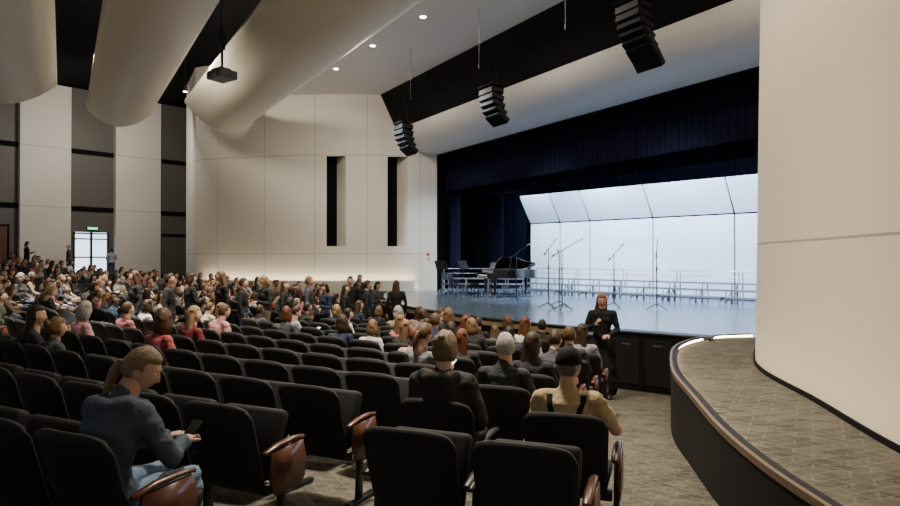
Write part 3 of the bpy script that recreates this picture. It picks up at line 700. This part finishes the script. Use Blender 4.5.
    if straps:
        bvh=BVHTree.FromBMesh(bm)
        for s in(-1,1):
            path=[]
            for k in range(17):
                tt=k/16; z=(pe.z+.10)*(1-tt)+(mid.z+.075)*tt; x=s*(.015+.095*min(1,tt*1.15))
                hit=bvh.ray_cast(V((x,-1.2,z)),V((0,1,0)))
                if hit[0]: path.append(hit[0]+V((0,-.007,0)))
            strip(bm,[p+V((-.019,0,0)) for p in path],[p+V((.019,0,0)) for p in path],8)
    Mx=Matrix.Translation(v(P['head']))@Matrix.Rotation(P['yaw'],4,'Z')@Matrix.Rotation(P['pitch'],4,'X')
    head_mesh(bm,Mx,sex,hair,cap,glasses)
    tube(bm,[ne+V((0,0,-.06)),ne.lerp(v(P['head']),.55)],[.056,.05],2,12)
    for i in(0,1): hand(bm,v(P['wr'][i])+V(P['hd'][i]).normalized()*.015,V(P['hd'][i]),V(P['palm'][i]),1 if i else -1,.38,.95)
    if prop=='paper':
        c=(v(P['wr'][0])+v(P['wr'][1]))/2+V((0,.10,.03)); add_box(bm,c,(.15,.21,.004),9,R=Matrix.Rotation(.6,3,'X'))
    if prop=='phone':
        c=v(P['wr'][1])+V(P['hd'][1]).normalized()*.10+V((0,0,.02)); add_box(bm,c,(.075,.15,.009),8,R=Matrix.Rotation(.7,3,'X'),bevel=.003)
    if prop=='mic':
        c=v(P['wr'][1])+V(P['hd'][1]).normalized()*.07; tube(bm,[c+V((0,0,-.1)),c+V((0,.02,.08))],[.012,.015],8,8); ellipsoid(bm,c+V((0,.025,.11)),(.025,.025,.03),8,10,8)
    me=bpy.data.meshes.new(name); bm.to_mesh(me); bm.free()
    mp={'pants':pants,'hair':hairmat,'top':topmat,'skin':skinmat}
    for k in PM: 
        kk=mp.get(k,k); me.materials.append(M[kk] if isinstance(kk,str) else kk)
    for p in me.polygons: p.use_smooth=True
    return me
holdpaper=dict(el=[(-.24,-.02,.74),(.24,-.02,.74)],wr=[(-.09,.20,.78),(.09,.20,.78)],hd=[(.1,1,.4),(-.1,1,.4)],palm=[(1,0,-.2),(-1,0,-.2)])
fwd=dict(chest=(0,-.02,.84),waist=(0,-.10,.69),neck=(0,.07,.99),head=(0,.15,1.11),sh=[(-.17,.04,.93),(.17,.04,.93)],el=[(-.2,.2,.68),(.2,.2,.68)],wr=[(-.06,.36,.66),(.06,.36,.66)])
side=dict(chest=(.05,-.14,.86),neck=(.10,-.13,1.04),head=(.13,-.09,1.18),sh=[(-.09,-.14,.98),(.25,-.14,.94)],el=[(-.19,-.1,.74),(.31,-.05,.70)],wr=[(-.08,.13,.63),(.16,.13,.62)])
SB=[person_mesh('p',seated(yaw=.1),'short','m'),
    person_mesh('p',seated(yaw=-.35),'long','f'),
    person_mesh('p',seated(yaw=.5,pitch=-.1),'bob','f'),
    person_mesh('p',seated(pitch=-.35,**holdpaper),'pony','f',prop='paper'),
    person_mesh('p',seated(yaw=-.8,**side),'long','f'),
    person_mesh('p',seated(pitch=-.25,chest=(0,-.12,.86),neck=(0,-.07,1.04),head=(0,-.01,1.17),sh=[(-.18,-.1,.965),(.18,-.1,.965)]),'crop','m',bulk=1.07,short_sleeve=True),
    person_mesh('p',seated(yaw=.9),'curly','f'),
    person_mesh('p',seated(yaw=-.2),'bun','f'),
    person_mesh('p',seated(yaw=.3,pitch=-.2,**fwd),'long','f'),
    person_mesh('p',seated(yaw=-1.2),'short','m',short_sleeve=True)]
TB=[person_mesh('p',standing(yaw=.2),'short','m'),
    person_mesh('p',standing(yaw=-.4,kn=[(-.10,.10,.50),(.10,-.02,.48)],an=[(-.1,.16,.09),(.1,-.16,.12)],toe=[(-.11,.33,.03),(.11,0,.03)]),'long','f'),
    person_mesh('p',standing(el=[(-.25,.0,1.12),(.25,.02,1.12)],wr=[(-.12,.22,1.16),(.12,.24,1.18)],hd=[(.5,1,.1),(-.5,1,.2)],palm=[(.3,0,-1),(-.3,0,-1)],pitch=-.3),'bob','f',prop='phone')]
PAL=[(.018,.018,.020)]*6+[(.02,.028,.055)]*2+[(.06,.062,.068)]*3+[(.50,.49,.47)]*3+[(.16,.02,.025),(.34,.12,.13),(.24,.19,.13),(.05,.06,.035),(.02,.07,.13),(.14,.14,.15),(.35,.28,.22),(.09,.05,.035),(.42,.23,.23),(.18,.22,.30),(.30,.32,.36),(.44,.36,.28)]
PALD=[(.016,.016,.018)]*6+[(.02,.028,.055),(.05,.05,.055),(.10,.03,.03)]
def put(me,name,p,rz,z,top,hair,s=1.0):
    o=bpy.data.objects.new(name,me); bpy.context.collection.objects.link(o); o.location=(p.x,p.y,z); o.rotation_euler=(0,0,rz); o.scale=(s,s,s); o.color=(*top,hair); return o
def px(p): return 450+620*p.x/p.y
def seat_near(x,y):
    c=[s for s in seats if s[4] is None]; return min(c,key=lambda s:(s[2]-V((x,y,0))).length)
def hm(name,c): return mat(name,c,.5,noise_amt=.55,scale=40,bump=.5)
H={}
H['hoodie']=person_mesh('p',seated(yaw=-.95,pitch=-.42,chest=(0,-.08,.86),neck=(0,-.02,1.03),head=(.03,.07,1.155),sh=[(-.17,-.05,.955),(.17,-.05,.955)],el=[(-.24,.06,.72),(.25,.07,.72)],wr=[(-.06,.29,.73),(.08,.30,.72)],hd=[(.5,1,.1),(-.4,1,.1)]),'pony','f',bulk=1.14,hood='hood',glasses=False,pants='jeans',hairmat=hm('ash_blonde_hair',(.20,.135,.075)),skinmat='skin_fair',prop='phone',voxel=.012)
H['coat']=person_mesh('p',seated(yaw=-.05,pitch=-.1),'bun','f',bulk=1.42,hood='hood',hairmat=hm('dark_blonde_hair',(.17,.112,.062)),skinmat='skin_fair',voxel=.013)
H['grey']=person_mesh('p',seated(yaw=.5),'crop','f',bulk=1.0,hairmat=hm('silver_hair',(.36,.35,.33)),skinmat='skin_fair',voxel=.013)
H['cap']=person_mesh('p',seated(yaw=-.3,el=[(-.26,-.06,.73),(.30,.0,.76)],wr=[(-.11,.15,.66),(.26,.24,.70)],hd=[(.5,1,-.1),(-.1,1,0)]),'crop','m',bulk=1.14,short_sleeve=True,cap=True,straps=True,hairmat=hm('grey_brown_hair',(.12,.10,.08)),skinmat='skin_fair',voxel=.012)
H['stand']=person_mesh('p',standing(yaw=.25,pitch=-.3,el=[(-.25,.0,1.13),(.25,.03,1.13)],wr=[(-.13,.20,1.05),(.08,.25,1.22)],hd=[(.6,1,0),(-.3,.5,.6)],palm=[(0,-.3,-1),(-1,0,0)]),'long','f',bulk=1.05,skirt=True,hairmat=hm('auburn_hair',(.20,.085,.04)),skinmat='skin_fair',prop='mic',voxel=.013)
def feature(key,name,x,y,top,hair=.5,rot=0,s=1.0):
    st=seat_near(x,y); st[4]='X'; p=st[2]; print(name,tuple(p),px(p)); put(H[key],name,p,face_q(p)+rot,fzp(p),top,hair,s)
feature('hoodie','woman_in_hoodie',-1.6,3.65,(.065,.085,.125),s=.98)
feature('coat','woman_in_coat',-.05,4.5,(.034,.031,.030),s=1.02)
feature('cap','man_in_cap',.77,4.25,(.44,.33,.19),s=.98)
feature('grey','grey_haired_woman',.36,5.1,(.03,.035,.04))
put(H['stand'],'presenter_woman',PRES,math.radians(160),fzp(PRES),(.010,.010,.011),.5,1.0)
for x,y,b,c,h in((-4.3,7.1,4,(.03,.03,.035),.3),(-4.6,8.6,2,(.50,.27,.29),.92),(-3.5,6.9,6,(.30,.07,.07),.5),(-3.6,8.0,1,(.14,.02,.025),.81),(-3.75,9.4,5,(.46,.22,.22),.5),(-4.4,5.9,0,(.14,.02,.03),.1),(.6,6.2,1,(.02,.02,.03),.3),(1.35,6.9,5,(.05,.05,.06),.2),(1.5,6.3,0,(.03,.03,.03),.5),(1.9,8.0,1,(.2,.2,.22),.3)):
    st=seat_near(x,y); st[4]='X'; put(SB[b],'seated_person',st[2],face_q(st[2]),fzp(st[2]),c,h,.97)
for st in seats:
    if st[4]: continue
    p=st[2]; X=px(p); d=p.y
    pr=.84 if d<20 else .68
    if d<9 and X<400: pr=.0
    elif d<12.5 and X<400: pr=.33
    if d<8.6 and X<110 and d>6: pr=.35
    if X>=400 and d<5.6: pr=0
    if random.random()<pr:
        st[4]='X'; b=random.choice([0,0,1,1,2,3,4,5,6,7,8,9])
        put(SB[b],'seated_person',p,face_q(p)+random.uniform(-.3,.3),fzp(p),random.choice(PAL),random.random(),random.uniform(.88,1.0))
for st in seats:
    o=bpy.data.objects.new('auditorium_seat',SM[(st[4] is not None,bool(st[3]))]); bpy.context.collection.objects.link(o); o.location=(st[2].x,st[2].y,fzp(st[2])); o.rotation_euler=(0,0,face_q(st[2]))
for i in range(11):
    r=14.6+i*.52; p=polS(r,44.4+random.uniform(-.6,.6)); put(TB[i%3],'standing_person',p,face_q(p)+random.choice([0,3.1,.8,-.6]),fzp(p),random.choice(PALD),random.random()*.8,random.uniform(.93,1.03))
for i in range(14):
    r=18.05+random.uniform(-.1,.1); th=2+i*2.0+random.uniform(-.4,.4); p=polar(r,th)
    if i%2: put(TB[i%3],'standing_person',p,face_q(p)+random.uniform(-2,2),fzp(p),random.choice(PALD),random.random()*.8,random.uniform(.93,1.05))
for s,o in((5.0,1.3),(6.9,1.2),(8.6,1.1)):
    p=wl(s,o); put(TB[int(s)%3],'standing_person',p,random.uniform(0,6),fzp(p),random.choice(PAL),random.random()*.8,.95)
p=V((-2.6,16.2,0)); put(TB[0],'standing_person',p,3.0,fzp(p),(.01,.01,.011),.1,1.05)

# ------------------------------------------------------------------ LIGHTS
def area(name,loc,target,size,power,col,sy=None,spread=None):
    l=bpy.data.lights.new(name,'AREA'); l.energy=power; l.color=col; l.size=size
    if sy: l.shape='RECTANGLE'; l.size_y=sy
    if spread: l.spread=spread
    o=bpy.data.objects.new(name,l); bpy.context.collection.objects.link(o); o.location=loc
    d=V(target)-V(loc); o.rotation_euler=d.to_track_quat('-Z','Y').to_euler(); return o
warm=(1,.89,.72)
for i,t in enumerate((3,10,17)):
    p=tn(t,-4.8,9.2); area('house_light_%d'%i,p,p+V((-.15,-.1,-1)),1.4,330,warm)
for i,(t,n) in enumerate(((3,-10.4),(11,-10.4),(17,-10.4),(3,-13.6),(11,-13.6))):
    p=tn(t,n,9.3); area('gap_light_%d'%i,p,p+V((0,0,-1)),.5,380 if n>-12 else 220,warm,spread=1.4 if n>-12 else .7)
area('tower_wash_right',V((-1.0,7.5,8.6)),V((4.0,6.5,2.6)),1.0,420,(1,.84,.60))
area('tower_wash_left',tn(1.5,-7.8,8.9)+V((-3,-4,0)),V((-6,26.5,4.2)),1.2,430,(1,.89,.74))
area('back_wall_fill',wl(6,7,9.0),wl(6,0,4.5),1.2,330,(1,.91,.78))  # added fill to brighten the back-left wall and people by the door, no fixture
cool=(.60,.77,1.0)
for i,t in enumerate((3.2,6.5,9.8,13)):
    p=tn(t,2.0,5.9); q=S0+Sv*(t*.78)+V((0,0,2.8)); area('stage_light_%d'%i,p,q,.9,430,cool)
for i,t in enumerate((2,7,12)):
    p=tn(t,-5.2,9.2); area('front_light_%d'%i,p,tn(t,.8,1.5),.4,150,(.74,.84,1.0),spread=.8)
w=bpy.data.worlds.new('world'); bpy.context.scene.world=w; w.use_nodes=True
w.node_tree.nodes['Background'].inputs[0].default_value=(1,.93,.82,1); w.node_tree.nodes['Background'].inputs[1].default_value=.42

# ------------------------------------------------------------------ CAMERA
cam=bpy.data.cameras.new('camera'); co=bpy.data.objects.new('camera',cam); bpy.context.collection.objects.link(co)
cam.sensor_width=36; cam.lens=36*620/900; cam.clip_end=200; cam.clip_start=.05
co.location=(0,0,2.4); co.rotation_euler=(math.radians(90.46),0,0)
bpy.context.scene.camera=co
